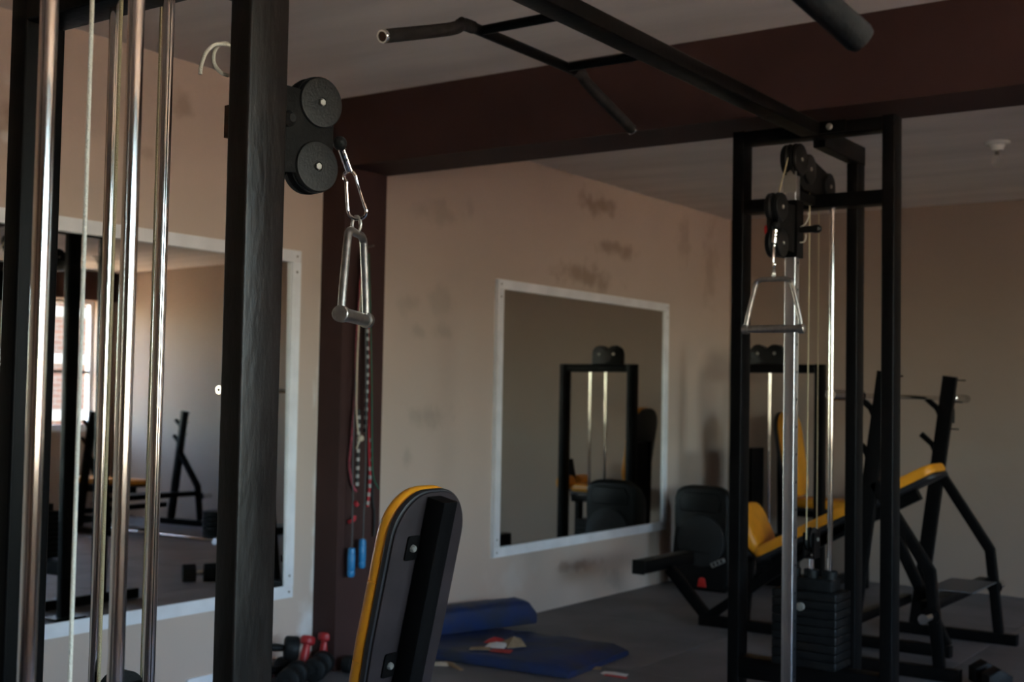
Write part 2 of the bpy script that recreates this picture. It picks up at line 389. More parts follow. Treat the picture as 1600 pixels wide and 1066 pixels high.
# ------------------------------------------------------------------ cable crossover machine
X0 = -1.725
XLO, XRO = -2.041, -1.411          # outer faces of the tower posts
PW, PD = .047, .084
YA0, YA1 = 1.303, 1.388            # near tower posts
YB0, YB1 = 4.378, 4.462            # far tower posts
ZT = 2.325
mc = thing('cable_crossover_machine', (X0, 2.85, 0), 'black steel cable crossover machine, two pulley towers joined by an overhead bar', 'gym machine')
def post(xc, yc, z0, z1, m='black_steel', name='post'): return MB().rbar((xc, yc, z0), (xc, yc, z1), PW, PD, (0, 1, 0), .006, 3).build(name, m, mc)
for yc in ((YA0+YA1)/2, (YB0+YB1)/2):
    for xc in (XLO+PW/2, XRO-PW/2):
        post(xc, yc, .012, ZT, 'worn_steel' if yc < 2 and xc > X0 else 'black_steel')
        MB().prism(stadium(.14, .2, .01, 2), (xc, yc, .0), (1, 0, 0), (0, 1, 0), (0, 0, 1), .012).build('foot_plate', 'black_steel', mc)
    for za, zb, nm in ((ZT-.05, ZT-.002, 'top_crossbar'), ((1.957, 2.007, 'crossbar') if yc < 2 else (2.008, 2.058, 'crossbar')), (.245, .325, 'stack_crossbar')):
        MB().rbar((XLO+PW, yc, (za+zb)/2), (XRO-PW, yc, (za+zb)/2), PD-.004, zb-za, (0, 0, 1), .005, 3).build(nm, 'black_steel', mc)
MB().rbar((X0, YA1-.55, ZT-.024), (X0, YB0-.001, ZT-.024), .075, .048, (0, 0, 1), .005, 3).build('overhead_bar', 'black_steel', mc)
MB().rbar((X0, YB1+.001, ZT-.038), (X0, 4.907, ZT-.038), .047, .076, (0, 0, 1), .005, 3).build('rear_bar', 'black_steel', mc)
MB().rbar((X0, 4.865, .012), (X0, 4.865, ZT-.077), PW, PD, (0, 1, 0), .006, 3).build('rear_post', 'black_steel', mc)
MB().rbar((X0, YB1+.001, .035), (X0, 5.15, .035), PW, .06, (0, 0, 1), .006, 3).build('base_bar', 'black_steel', mc)
bp = MB().prism([(-.05, -.02), (.05, -.02), (.05, .024), (-.05, .024)], (X0+.085, YB0-.008, ZT-.024), (1, 0, 0), (0, 0, 1), (0, 1, 0), .008, .001).build('bolt_plate', 'black_steel', mc)
MB().lathe((X0+.075, YB0-.009, ZT-.022), (0, -1, 0), [(0, .0125), (.004, .0125), (.006, .010), (.008, .008), (.0085, .0)], 14).build('bolt', 'zinc', bp)

def pulley(name, c, ax, r=.051, th=.024, parent=mc, bolt='zinc', cover=True, off=.0005):
    c, ax = V(c), V(ax).normalized()
    pw = MB().lathe(c-ax*th/2, ax, [(0, .006), (0, r), (th*.18, r*1.0), (th*.5, r*.86), (th*.82, r), (th, r), (th, .006)], 32).build(name, 'rubber', parent)
    for sgn in (1, -1):
        if cover: MB().lathe(c+ax*sgn*(th/2+off), ax*sgn, [(0, r*.97), (.009, r*.97), (.0115, r*.93), (.012, r*.86), (.012, .0105), (.010, .010), (.010, .001)], 36).build('cover_disc', 'black_plastic', pw)
        MB().lathe(c+ax*sgn*(th/2+off+.010), ax*sgn, [(0, .0075), (.005, .0075), (.006, .006), (.006, .0005)], 6).build('bolt', bolt, pw)
    return pw
def tower(yf, s, zc, swivel):
    """rail, rods, carriage and stack of one tower; yf = inner face of its posts, s = direction towards the other tower"""
    yp = yf-s*.042
    # guide rods, stack
    for dx in (-.07, .07): MB().cyl((X0+dx, yp, .30), (X0+dx, yp, 2.01), .0102, 20).build('guide_rod', 'chrome', mc)
    # square rail with adjustment holes on its +X side
    yr = yf+s*(.215 if s > 0 else .168)
    m = MB(); m.cur = 0; m.rbar((X0, yr, .10), (X0, yr, 2.10), .041, .041, (0, 1, 0), .004, 3)
    rail = m.build('slide_rail', 'brushed_rail', mc)
    m = MB()
    for k in range(19): m.lathe((X0+.0203, yr-s*.004, .22+k*.098), (1, 0, 0), [(0, .0055), (.0006, .0055), (.0006, .0001)], 12)
    m.build('adjustment_holes', 'black_vinyl', rail)['kind'] = 'stuff'
    MB().rbar((X0, yf, .135), (X0, yr-s*.0206, .135), .04, .04).build('rail_bracket', 'black_steel', mc)
    MB().rbar((X0, yf, 2.035), (X0, yr-s*.0206, 2.035), .035, .035).build('rail_bracket', 'black_steel', mc)
    MB().prism([(-.024, -.05), (.024, -.05), (.024, .045), (-.024, .045)], (X0, yr+s*.021, 2.09), (1, 0, 0), (0, 0, 1), (0, s, 0), .004).build('rail_plate', 'zinc', mc)
    # pulley head on the crossbar
    hd = MB()
    def pr(y0, z0, y1, z1, y2, z2):
        return [(y0, z0), (y1, z1), (y2, z2)]
    yh = [yr-s*.01, yr+s*-.10, yr-s*.30]; zh = [2.160, 2.140, 2.105]
    out = [(yh[0]+s*.05, zh[0]-.05), (yh[0]+s*.055, zh[0]+.02), (yh[0], zh[0]+.055), (yh[1], zh[1]+.054), (yh[2], zh[2]+.050), (yh[2]-s*.045, zh[2]+.01), (yh[2]-s*.045, zh[2]-.046), (yh[0]-s*.05, zh[0]-.10)]
    hdo = None
    for dx in (-.0175, .0135):
        hb = MB().prism(out, (X0+dx, 0, 0), (0, 1, 0), (0, 0, 1), (1, 0, 0), .004).build('pulley_bracket', 'dull_black', mc)
    for k in range(3): pulley('pulley', (X0, yh[k], zh[k]), (1, 0, 0), (.060, .056, .052)[k], .026, off=.0055)
    # carriage
    cz0, cz1 = zc-.10, zc+.105
    car = MB()
    for a, b in ((-.030, -.0215), (.0215, .030)): car.box((X0+a, yr-.03, cz0), (X0+b, yr+.03, cz1))
    for a, b in ((-.030, -.0215), (.0215, .030)): car.box((X0-.0215, yr+a, cz0), (X0+.0215, yr+b, cz1))
    car = car.build('carriage', 'black_steel', mc)
    MB().prism(stadium(.066, .066, .006, 2), (X0, yr, cz1), (1, 0, 0), (0, 1, 0), (0, 0, 1), .006).cyl((0, 0, -9), (0, 0, -9.001), .0001, 3).build('carriage_cap', 'black_steel', car) if False else None
    MB().tube([(X0+.030, yr, zc), (X0+.075, yr, zc), (X0+.085, yr, zc), (X0+.10, yr, zc), (X0+.108, yr, zc)], .01, 16, rr=[.0115, .0125, .0150, .0150, .008]).build('pull_pin', 'black_plastic', car)
    # swivelling pulley block
    a = math.radians(swivel); fwd = V((math.sin(a), s*math.cos(a), 0)); ax = V((math.cos(a), -s*math.sin(a), 0)); o = V((X0, yr+s*.030, zc))
    up = V((0, 0, 1)); dist = .116 if s < 0 else .116
    for sd in (-.021, .0155):
        MB().prism([(0, -.085), (dist+.02, -.075), (dist+.032, -.05), (dist+.032, .05), (dist+.02, .08), (0, .085)], o+ax*sd, fwd, up, ax, .0055, .001).build('side_plate', 'dull_black', car)
    up_c, lo_c = o+fwd*dist+up*.064, o+fwd*(dist-.006)-up*.062
    for c in (up_c, lo_c):
        pulley('pulley', c, ax, .0515, .026, car)
    return o, fwd, ax, up_c, lo_c, yr, yp
oN, fN, aN, uN, lN, yrN, ypN = tower(YA1, 1, 1.795, 10)
oF, fF, aF, uF, lF, yrF, ypF = tower(YB0, -1, 1.905, 0)
# stacks
def stack(yp, n, y_dir):
    st = None
    for k in range(n):
        z = .327+k*.0305
        pl = MB().prism(stadium(.245, .155, .004, 1), (X0, yp, z), (1, 0, 0), (0, 1, 0), (0, 0, 1), .0285, .0025).build('weight_plate', 'plate_iron', mc)
    z = .327+n*.0305
    MB().prism(stadium(.19, .10, .006, 2), (X0, yp, z), (1, 0, 0), (0, 1, 0), (0, 0, 1), .042, .003).build('top_weight', 'plate_iron', mc)
    z += .042
    for dx in (-.07, 0, .07): MB().lathe((X0+dx, yp, z), (0, 0, 1), [(0, .028), (.028, .028), (.030, .026), (.030, .0125)], 20).build('collar', 'plate_iron', mc)
    MB().cyl((X0, yp, z+.03), (X0, yp, z+.075), .0095, 16).build('selector_stem', 'bright_chrome', mc)
    zz = z+.075
    for dx in (-.022, .016): MB().box((X0+dx, yp-.03, zz), (X0+dx+.006, yp+.03, zz+.09)).build('pulley_yoke', 'black_steel', mc)
    MB().box((X0-.022, yp-.03, zz-.004), (X0+.022, yp+.03, zz)).build('yoke_base', 'black_steel', mc)
    pulley('pulley', (X0, yp, zz+.066), (1, 0, 0), .043, .022, mc, cover=False)
    return zz+.066
zy = stack(ypN, 9, 1); zf = stack(ypF, 9, -1)
MB().lathe((X0, ypF-.0775, .55), (0, -1, 0), [(0, .006), (.02, .006), (.02, .015), (.035, .015), (.036, .012)], 16).build('selector_pin', 'zinc', mc)
# cables
for yp, zb, mt, rc in ((ypN, zy, 'cable_beige', .0032), (ypF, zf, 'cable_beige', .0026)):
    s = 1 if yp < 3 else -1
    MB().cyl((X0-.005, yp-.040, zb), (X0-.002, yp-.040, 2.13), rc, 8).build('cable', mt, mc)
    MB().cyl((X0+.004, yp+.040, zb), (X0+.002, yp+.040, 2.13), rc, 8).build('cable', mt, mc)
    yr = yrN if yp < 3 else yrF
for (uc, fw_, yr, s) in ((uF, fF, yrF, -1),):
    MB().tube([(X0, yr+s*.045, 2.16), (uc+fw_*.0)+V((0, 0, .02))*0+fw_*-.02+V((0, 0, .05))], .0026, 8).build('cable', 'cable_beige', mc)
rt = on(1200, 360, 1, 4.05)
MB().lathe(rt+V((-.006, 0, 0)), (1, 0, 0), [(0, .006), (0, .019), (.010, .019), (.010, .006)], 18).build('red_stop_ring', 'label_red', mc)
t_ = lambda x, y: on(x, y, 1, yrF)
MB().tube(smooth([t_(1250, 355), t_(1258, 350), t_(1264, 338), t_(1262, 333)], 5), .0022, 8).build('cable_tail', 'cable_white', mc)
MB().tube(smooth([t_(1250, 379), t_(1256, 378), t_(1259, 372), t_(1259, 366)], 5), .0022, 8).build('cable_tail', 'cable_white', mc)
# loose cable tail behind the near carriage
p = lambda x, y, d=0: on(x, y, 0, X0-.06+d)
MB().tube(smooth([p(356, 118), p(345, 113), p(335, 100), p(334, 85), p(340, 73), p(352, 67), p(368, 78, .02), p(362, 72, .02), p(350, 69, .02), p(335, 70, .02), p(322, 82, .02), p(315, 100, .02), p(312.5, 116, .02)], 6), .0037, 10).build('cable_tail', 'cable_white', mc)
# rusty catch plates on the near carriage
a0 = on(351, 165, 1, yrN-.02); a1 = on(351, 215, 1, yrN-.02)
cp = MB().box((a0.x, yrN-.02, a1.z), (X0-.0305, yrN+.02, a0.z)).build('catch_plate', 'rust', mc)
MB().box((X0-.042, yrN-.012, a1.z-.10), (X0-.0305, yrN-.004, a1.z)).build('catch_rod', 'black_steel', cp)
MB().box((X0-.046, yrN-.015, a0.z), (X0-.0305, yrN+.015, a0.z+.075)).build('catch_strap', 'black_steel', cp)

# rods between uprights leave the frame; cable ends with stopper ball and ferrule
def cable_end(name_parent, top, tip, r=.0145):
    top, tip = V(top), V(tip); d = (tip-top).normalized()
    st = MB().ball(top, r, 18).build('rubber_stopper', 'rubber', mc)
    f = MB().lathe(top+d*r*.95, d, [(0, .0035), (0, .0085), (.044, .0085), (.046, .006), (.046, .001)], 18).build('ferrule', 'bright_chrome', st)
    n = aN if name_parent == 'n' else V((-1, 0, 0))
    m = MB()
    for k in (.012, .024): m.lathe(top+d*(r*.95+k)+V((.0055, -.0055, 0)), V((.7, -.7, 0)), [(0, .003), (.0035, .003), (.0035, .0003)], 10)
    m.build('set_screws', 'black_vinyl', f)['kind'] = 'stuff'
    return top+d*(r*.95+.046)
XN = -1.70
endN = cable_end('n', on(531, 224, 0, XN), on(552, 283, 0, XN))
endF = cable_end('f', on(1212, 353, 1, 3.99), on(1210, 374, 1, 3.99), .0145)

def snap_hook(top, bot, side, label):
    """pear-shaped spring hook between two points; side = direction of its gate"""
    top, bot, sd = V(top), V(bot), V(side); ax = (bot-top); L = ax.length; d = ax.normalized(); sd = (sd-d*sd.dot(d)).normalized()
    t = thing('snap_hook', top, label, 'carabiner', 'snap hooks on the crossover cables')
    P = lambda u, v: top+d*u*L+sd*v*L
    body = smooth([P(.13, .10), P(.05, .06), P(.02, -.02), P(.06, -.11), P(.16, -.13), P(.22, -.10), P(.35, -.115), P(.7, -.145), P(.88, -.13), P(.97, -.05), P(1, .06), P(.96, .17), P(.86, .22), P(.74, .20)], 5)
    MB().tube(body, .0034, 10).build('hook_body', 'bright_chrome', t)
    MB().tube([P(.74, .20), P(.68, .185), P(.2, .105), P(.12, .10)], .003, 10, rr=[.0036, .0028, .0028, .0036]).build('gate', 'bright_chrome', t)
hN1 = on(557, 341, 0, XN)
snap_hook(endN+V((0, 0, .002)), hN1+V((0, 0, -.003)), (.82, .57, 0), 'chrome snap hook on the tower that stands opposite the dumbbells')
hF1 = on(1209, 428, 1, 3.99)
snap_hook(endF+V((0, 0, .002)), hF1+V((0, 0, .018)), (.5, -.8, 0), 'chrome snap hook on the tower under the brown ceiling beam')

def stirrup(top, axis, label):
    """steel D-handle hanging from top; axis = direction of its grip"""
    top, a = V(top), V(axis).normalized(); z = V((0, 0, 1)); n = a.cross(z)
    t = thing('stirrup_handle', top-z*.20, label, 'handle', 'stirrup handles on the crossover cables')
    P = lambda u, h, k=0: top+a*u*1.05-z*h*1.08+n*k
    eye = [P(0, .0+.018, 0)+n*.0+(n*math.cos(2*PI*k/14)*.009+z*math.sin(2*PI*k/14)*.017) for k in range(14)]
    MB().tube(eye, .0036, 10, closed=True).build('eye_ring', 'satin_nickel', t)
    pts = smooth([P(-.094, .188), P(-.085, .14), P(-.062, .052), P(-.052, .038), P(-.036, .034), P(0, .034), P(.036, .034), P(.052, .038), P(.062, .052), P(.085, .14), P(.094, .188)], 4)
    MB().tube(pts, .0082, 14).build('bow', 'satin_nickel', t)
    for s in (-1, 1): MB().lathe(P(s*.086, .192), a*s, [(0, .0165), (.018, .0165), (.020, .0145), (.020, .0005)], 20).build('end_lug', 'satin_nickel', t)
    MB().tube([P(-.0855, .192), P(-.05, .192), P(.05, .192), P(.0855, .192)], .0115, 20, rr=[.0115, .0135, .0135, .0115]).build('grip', 'satin_nickel', t)
stirrup(hN1+V((0, 0, .006)), (-.45, .86, 0), 'steel stirrup handle hanging from the tower opposite the dumbbells')
stirrup(hF1+V((0, 0, .018)), (.95, .05, 0), 'steel stirrup handle hanging from the tower under the brown ceiling beam')

# pull-up bar with angled ends on the overhead bar
xb = -2.04; ym = 2.96; zb = ZT-.018
pb = MB().cyl((xb, ym-.315, zb), (xb, ym+.315, zb), .0155, 18).build('pull_up_bar', 'black_steel', mc)
for y in (ym-.225, ym+.225): MB().cyl((xb, y, zb), (X0-.0375, y, zb), .0135, 16).build('arm', 'black_steel', pb)
for s in (-1, 1):
    MB().tube(smooth([(xb, ym+s*.26, zb), (xb, ym+s*.31, zb-.004), (xb, ym+s*.36, zb-.03), (xb, ym+s*.63, zb-.117)], 4), .0178, 18).build('grip', 'foam_grip', pb)
    d = V((0, s*.27, -.09)).normalized(); e = V((xb, ym+s*.63, zb-.117))
    MB().lathe(e-d*.002, d, [(0, .0150), (0, .0182), (.006, .0182), (.008, .0165), (.008, .0125), (.002, .0120), (.002, .0005)], 20).build('end_ring', 'bright_chrome', pb)
    MB().lathe(e+d*.0005, d, [(0, .0115), (.001, .0115), (.001, .0005)], 16).build('rust_core', 'rust', pb)

# ------------------------------------------------------------------ lat pulldown machine at the left edge
XLAT, YLAT = -1.275, .922
lt = thing('lat_pulldown_machine', (XLAT, YLAT-.3, 0), 'lat pulldown machine with two chrome guide rods and a white cable between them', 'gym machine')
for y, px_ in ((.862, 66), (.985, 203)):
    q = on(px_, 340, 0, XLAT); MB().cyl((XLAT, q.y, .10), (XLAT, q.y, 2.32), .0103, 24).build('guide_rod', 'chrome', lt)
q = on(133, 340, 0, XLAT+.012); MB().cyl((q.x, q.y, .42), (q.x, q.y, 2.35), .0026, 10).build('cable', 'cable_white', lt)
MB().rbar((XLAT, YLAT-.42, .0), (XLAT, YLAT-.42, 2.40), .06, .06, (0, 1, 0), .006).build('upright', 'black_steel', lt)
MB().rbar((XLAT, YLAT-.39, 2.355), (XLAT, YLAT+.12, 2.355), .06, .07).build('top_arm', 'black_steel', lt)
MB().rbar((XLAT, YLAT-.39, .065), (XLAT, YLAT+.16, .065), .06, .07).build('base_arm', 'black_steel', lt)
MB().rbar((XLAT+.032, YLAT-.13, 2.355), (-.30, YLAT-.13, 2.355), .06, .07).build('boom', 'black_steel', lt)
for k in range(8):
    MB().prism(stadium(.13, .24, .004, 1), (XLAT, YLAT, .102+k*.034), (1, 0, 0), (0, 1, 0), (0, 0, 1), .032, .003).build('weight_plate', 'plate_iron', lt)
pulley('pulley', (-.36, YLAT-.13, 2.26), (0, 1, 0), .05, .024, lt)
# its bar: the end that dips into view
e1 = CAM+1.38*((1349-800)/F*RT+(533-64)/F*UP+FW); e0 = CAM+1.36*((1268-800)/F*RT+(533+8)/F*UP+FW)
dd = (e1-e0).normalized(); e0b = e1-dd*.16; flat = V((dd.x, dd.y, 0)).normalized()
fy = V((-.15, -1, 0)).normalized()
LB = thing('lat_bar', e1, 'rubber-gripped end of a pulldown bar, hanging close below the ceiling beam', 'bar')
pts = [e0b, e0b+fy*.10+V((0, 0, .02)), e0b+fy*.85+V((0, 0, .02)), e0b+fy*.95]
MB().tube(smooth(pts, 4)+[e0b+fy*1.0+V((0, 0, -.08))], .013, 16).build('shaft', 'chrome', LB)
MB().tube([e0b+dd*-.004, e0b+dd*.05, e1-dd*.006, e1], .0175, 22, rr=[.017, .0178, .0178, .0155]).build('grip', 'foam_grip', LB)
cen = e0b+fy*.475+V((0, 0, .02))
MB().cyl(cen, (cen.x, cen.y, 2.25), .003, 8).build('cable', 'cable_white', lt)

# ------------------------------------------------------------------ bench under the overhead bar
T = math.radians(12.5); eu = V((math.sin(T), 0, math.cos(T))); eb = V((math.cos(T), 0, -math.sin(T))); ey = V((0, 1, 0))
c0 = V((-1.745, 2.163, .90))           # on the back of the board, pad centre line
bn = thing('adjustable_bench', (-1.9, 2.16, 0), 'adjustable bench with upright yellow padded backrest, standing under the overhead bar', 'bench')
top = .188; ln = .62; wd = .252
def padline(w, l, r, n=10):
    pts = []
    for cx, a0 in ((1, 0), (-1, 90)):
        for k in range(n+1):
            a = math.radians(a0+90*k/n); pts.append((cx*(w/2-r)+r*math.cos(a), -r+r*math.sin(a)))
    pts += [(-w/2, -l*.55), (-w/2+.008, -l*.8), (-w/2+.004, -l), (w/2-.004, -l), (w/2-.008, -l*.8), (w/2, -l*.55)]
    return pts
ol = [(a, b+top) for a, b in padline(wd, ln, .105)]
pd = MB().prism([(a*.985, b) for a, b in ol], c0-eb*.054, ey, eu, eb, .034, .012).build('back_pad', 'yellow_vinyl', bn, 50)
for h in (-.02, -.20, -.38): MB().tube([c0-eb*.022+ey*-wd/2*.985+eu*h, c0-eb*.046+ey*-wd/2*.985+eu*h, c0-eb*.054+ey*-wd/2*.9+eu*h, c0-eb*.0545+ey*wd/2*.9+eu*h], .0016, 6).build('seam', 'yellow_vinyl', pd)
MB().prism([(a*1.0, b) for a, b in ol], c0-eb*.020, ey, eu, eb, .014, .003).build('pad_edge', 'black_vinyl', bn)
MB().prism([(a*.95, b-.004) for a, b in ol], c0-eb*.006, ey, eu, eb, .006, .002).build('backing_board', 'backing_board', bn)
tb = c0+ey*-.012
MB().rbar(tb+eb*.026+eu*(top-.012), tb+eb*.026-eu*.48, .048, .05, eb, .004, 2).build('back_tube', 'black_steel', bn)
for h in (.062, -.205):
    br = MB().prism(stadium(.042, .055, .006, 3), tb+ey*-.043+eu*h, ey, eu, eb, .004).build('bracket', 'black_steel', bn)
    MB().lathe(tb+ey*-.045+eu*h+eb*.004, eb, [(0, .009), (.004, .009), (.008, .006), (.008, .0005)], 8).build('bolt', 'zinc', br)
sb = c0-eu*.44
MB().prism(stadium(.30, .26, .05, 6), V((sb.x-.26, 2.163, .455)), (1, 0, 0), (0, 1, 0), (0, 0, 1), .055, .012).build('seat_pad', 'yellow_vinyl', bn)
MB().prism(stadium(.29, .25, .05, 6), V((sb.x-.26, 2.163, .44)), (1, 0, 0), (0, 1, 0), (0, 0, 1), .015).build('seat_board', 'backing_board', bn)
MB().rbar((sb.x-.40, 2.163, .40), (sb.x+.16, 2.163, .40), .05, .06).build('frame_bar', 'black_steel', bn)
for x in (sb.x-.36, sb.x+.12):
    MB().rbar((x, 2.163, .37), (x, 2.163, .05), .05, .05, (1, 0, 0)).build('leg', 'black_steel', bn)
    MB().rbar((x, 1.94, .025), (x, 2.39, .025), .05, .05).build('foot', 'black_steel', bn)

# ------------------------------------------------------------------ incline press stations
def press_station(name, loc, label, incline=True, zs=1.0):
    """rack in its own axes: bar along Y, hooks on the -X side, bench towards -X"""
    t = thing(name, (0, 0, 0), label, 'bench press')
    half = .55
    for s in (-1, 1):
        y = s*half; bx_, tx = -.16, .02
        MB().rbar((bx_, y, .06), (tx, y, 1.44*zs), .075, .05, (0, 1, 0), .005).build('upright', 'black_steel', t)
        MB().rpath([(-.03, y, .90*zs), (.235, y, .50*zs), (.28, y, .06)], .05, .05, (0, 1, 0), .005).build('brace', 'black_steel', t)
        MB().rbar((-.30, y, .031), (.375, y, .031), .06, .058, (0, 0, 1), .005).build('base_foot', 'black_steel', t)
        for z in (1.262*zs, 1.06*zs):
            xu = bx_+(tx-bx_)*(z-.06)/(1.44*zs-.06)-.035
            MB().rpath([(xu+.005, y, z-.04), (xu-.012, y, z+.0), (xu-.075, y, z+.055)], .028, .03, (0, 1, 0), .004).build('bar_hook', 'black_steel', t)
        for z in (1.42*zs, 1.30*zs, 1.15*zs):
            xu = bx_+(tx-bx_)*(z-.06)/(1.44*zs-.06)+.03
            MB().cyl((xu, y, z), (xu+.055, y, z-.002), .004, 8).build('adjuster_pin', 'black_steel', t)
        pg = MB().cyl((.25, y+s*.027, .30), (.25, y+s*.16, .30), .024, 18).build('plate_peg', 'bright_chrome', t)
        MB().cyl((.25, y+s*.025, .30), (.25, y+s*.034, .30), .04, 18).build('flange', 'black_steel', pg)
    MB().rbar((.21, -half+.025, .33), (.21, half-.025, .33), .06, .05).build('cross_tube', 'black_steel', t)
    MB().prism([(.10, -.16), (.33, -.16), (.33, .30), (.10, .30)], (0, .0, .36), (1, 0, 0), (0, 1, 0), (0, 0, 1), .005).build('spotter_plate', 'steel_grey', t)
    MB().rbar((-.20, -half+.04, .20), (-.20, half-.04, .20), .05, .05).build('cross_tube', 'black_steel', t)
    if incline:
        a, b = V((-.86, 0, .45)), V((.115, 0, .975)); d = (b-a).normalized(); n = V((-d.z, 0, d.x)); L = (b-a).length
        MB().prism(stadium(L, .27, .06, 6), (a+b)/2-n*.035, d, (0, 1, 0), n, .05, .014).build('back_pad', 'yellow_vinyl', t)
        MB().prism(stadium(L, .27, .06, 6), (a+b)/2-n*.058, d, (0, 1, 0), n, .022, .003).build('pad_board', 'black_vinyl', t)
        MB().rbar(a+d*.05-n*.090, b-d*.16-n*.090, .05, .06, n).build('pad_rail', 'black_steel', t)
        MB().tube([b-d*.22-n*.06, b-d*.21-n*.10, b-d*.18-n*.115], .006, 8).build('lever', 'bright_chrome', t)
        a2 = V((-.83, 0, .43)); d2 = V((-.42, 0, .91)).normalized(); n2 = V((.91, 0, .42)).normalized()
        MB().prism(stadium(.30, .30, .09, 8), a2+d2*.155-n2*.03, d2, (0, 1, 0), n2, .075, .03).build('seat_pad', 'yellow_vinyl', t, 60)
        MB().prism(stadium(.29, .29, .09, 8), a2+d2*.155-n2*.055, d2, (0, 1, 0), n2, .024, .004).build('seat_board', 'black_vinyl', t)
        MB().rbar((-1.22, 0, .031), (.18, 0, .031), .06, .058).build('spine', 'black_steel', t)
        MB().rbar((-.16, 0, .70), (.16, 0, .06), .05, .05, (0, 1, 0)).build('strut', 'black_steel', t)
        MB().rbar((-1.16, 0, .06), (-.36, 0, .64), .05, .05, (0, 1, 0)).build('strut', 'black_steel', t)
        MB().rbar((-.95, 0, .06), (-.92, 0, .42), .05, .05, (0, 1, 0)).build('strut', 'black_steel', t)
        MB().rbar((-1.19, 0, .06), (-1.42, 0, .30), .06, .05, (0, 1, 0)).build('front_leg', 'black_steel', t)
        ft = MB().rbar((-1.46, -.30, .335), (-1.46, .30, .335), .075, .075).build('foot_bar', 'black_steel', t)
        for s in (-1, 1): MB().rbar((-1.46, s*.30, .335), (-1.46, s*.308, .335), .08, .08).build('end_cap', 'black_plastic', ft)
    else:
        MB().prism(stadium(1.15, .27, .06, 6), (-.52, 0, .43), (1, 0, 0), (0, 1, 0), (0, 0, 1), .05, .014).build('bench_pad', 'yellow_vinyl', t)
        MB().prism(stadium(1.14, .26, .06, 6), (-.52, 0, .41), (1, 0, 0), (0, 1, 0), (0, 0, 1), .02, .003).build('pad_board', 'black_vinyl', t)
        MB().rbar((-1.0, 0, .37), (-.05, 0, .37), .05, .07).build('pad_rail', 'black_steel', t)
        MB().rbar((-.95, 0, .34), (-.95, 0, .06), .06, .06, (1, 0, 0)).build('leg', 'black_steel', t)
        MB().rbar((-.95, -.28, .031), (-.95, .28, .031), .06, .058).build('foot', 'black_steel', t)
        MB().rbar((-.91, 0, .07), (-.2, 0, .07), .05, .05).build('spine', 'black_steel', t)
    t.location = loc
    return t
RX, RY = -1.975, 6.50
press_station('incline_press_bench', (RX, RY, 0), 'incline press bench with long yellow backrest and a barbell on its rack')
r2 = press_station('flat_press_bench', (1.78, 7.92, 0), 'flat yellow press bench with rack, reflected in the mirror by the dumbbells', False, .80)
r2.rotation_euler = (0, 0, PI)

def barbell(name, a, b, label, group=None, spring=False, slv=.36):
    a, b = V(a), V(b); d = (b-a).normalized(); t = thing(name, a, label, 'barbell', group)
    MB().cyl(a+d*slv, b-d*slv, .0135, 16).build('shaft', 'chrome', t)
    for p, q in ((a, d), (b, -d)):
        sl_ = MB().lathe(p, q, [(0, .010), (0, .0245), (.004, .026), (slv-.015, .026), (slv-.015, .037), (slv+.012, .037), (slv+.015, .014)], 22).build('sleeve', 'chrome', t)
        MB().lathe(p-q*.0005, -q, [(0, .016), (.001, .016), (.001, .0005)], 14).build('end_plug', 'rust', sl_)
        if spring:
            pc = p+q*(slv-.06); u = V((0, 0, 1)); v = q.cross(u)
            for k in range(3): pass
            MB().tube([pc+q*(.012*j/16)+(u*math.cos(2*PI*j/16)+v*math.sin(2*PI*j/16))*.031 for j in range(42)], .0032, 8).build('spring_collar', 'bright_chrome', sl_)
            for e in (-.02, .05): MB().tube(smooth([pc-u*.03+v*.01, pc-u*.06+q*e*.5, pc-u*.10+q*e, pc-u*.145+q*e*.9], 4), .008, 10, rr=None).build('collar_grip', 'rubber', sl_)
    return t
barbell('barbell', (-2.062, 5.50, 1.322), (-2.062, 7.78, 1.318), 'chrome barbell with spring collars resting on the incline bench rack', None, True)
barbell('floor_barbell', (-.30, 7.42, .037), (1.88, 7.56, .037), 'bare chrome barbell lying on the rubber floor, reflected in the mirror by the dumbbells')

# ------------------------------------------------------------------ corner weight machine
CM = thing('seated_weight_machine', (-3.37, 8.1, 0), 'black frame weight machine with yellow seat in the far corner behind the loudspeaker', 'gym machine')
y = 8.05; xa, xc_ = -3.71, -3.06; zt = 1.535
for x in (xa+.03, xc_-.03): MB().rbar((x, y, 0.0), (x, y, zt), .06, .08, (0, 1, 0), .006).build('post', 'black_steel', CM)
MB().rbar((xa+.06, y, zt-.03), (xc_-.06, y, zt-.03), .076, .06).build('top_bar', 'black_steel', CM)
MB().rbar((xa+.06, y, .05), (xc_-.06, y, .05), .076, .06).build('base_bar', 'black_steel', CM)
for x in (-3.45, -3.315): MB().cyl((x, y, .08), (x, y, zt-.06), .0115, 16).build('guide_rod', 'chrome', CM)
for k in range(9): MB().prism(stadium(.26, .15, .004, 1), (-3.3825, y, .082+k*.032), (1, 0, 0), (0, 1, 0), (0, 0, 1), .030, .003).build('weight_plate', 'plate_iron', CM)
pc = [(-.125, 0), (.125, 0), (.125, .075)]+[(.062+.063*math.cos(math.radians(a)), .075+.063*math.sin(math.radians(a))) for a in range(20, 150, 15)]+[(.01, .105), (-.01, .105)]+[(-.062+.063*math.cos(math.radians(a)), .075+.063*math.sin(math.radians(a))) for a in range(35, 165, 15)]+[(-.125, .075)]
hc = MB().prism(pc, (-3.47, y-.03, zt), (1, 0, 0), (0, 0, 1), (0, 1, 0), .06, .004).build('pulley_cover', 'black_plastic', CM)
for s in (-1, 1): MB().lathe((-3.47+s*.062, y-.03, zt+.075), (0, -1, 0), [(0, .012), (.005, .012), (.006, .009), (.006, .0005)], 6).build('bolt', 'zinc', hc)
XB, YB = -3.50, 8.52
d = V((-.15, 0, 1)).normalized(); n = V((1, 0, .15)).normalized()
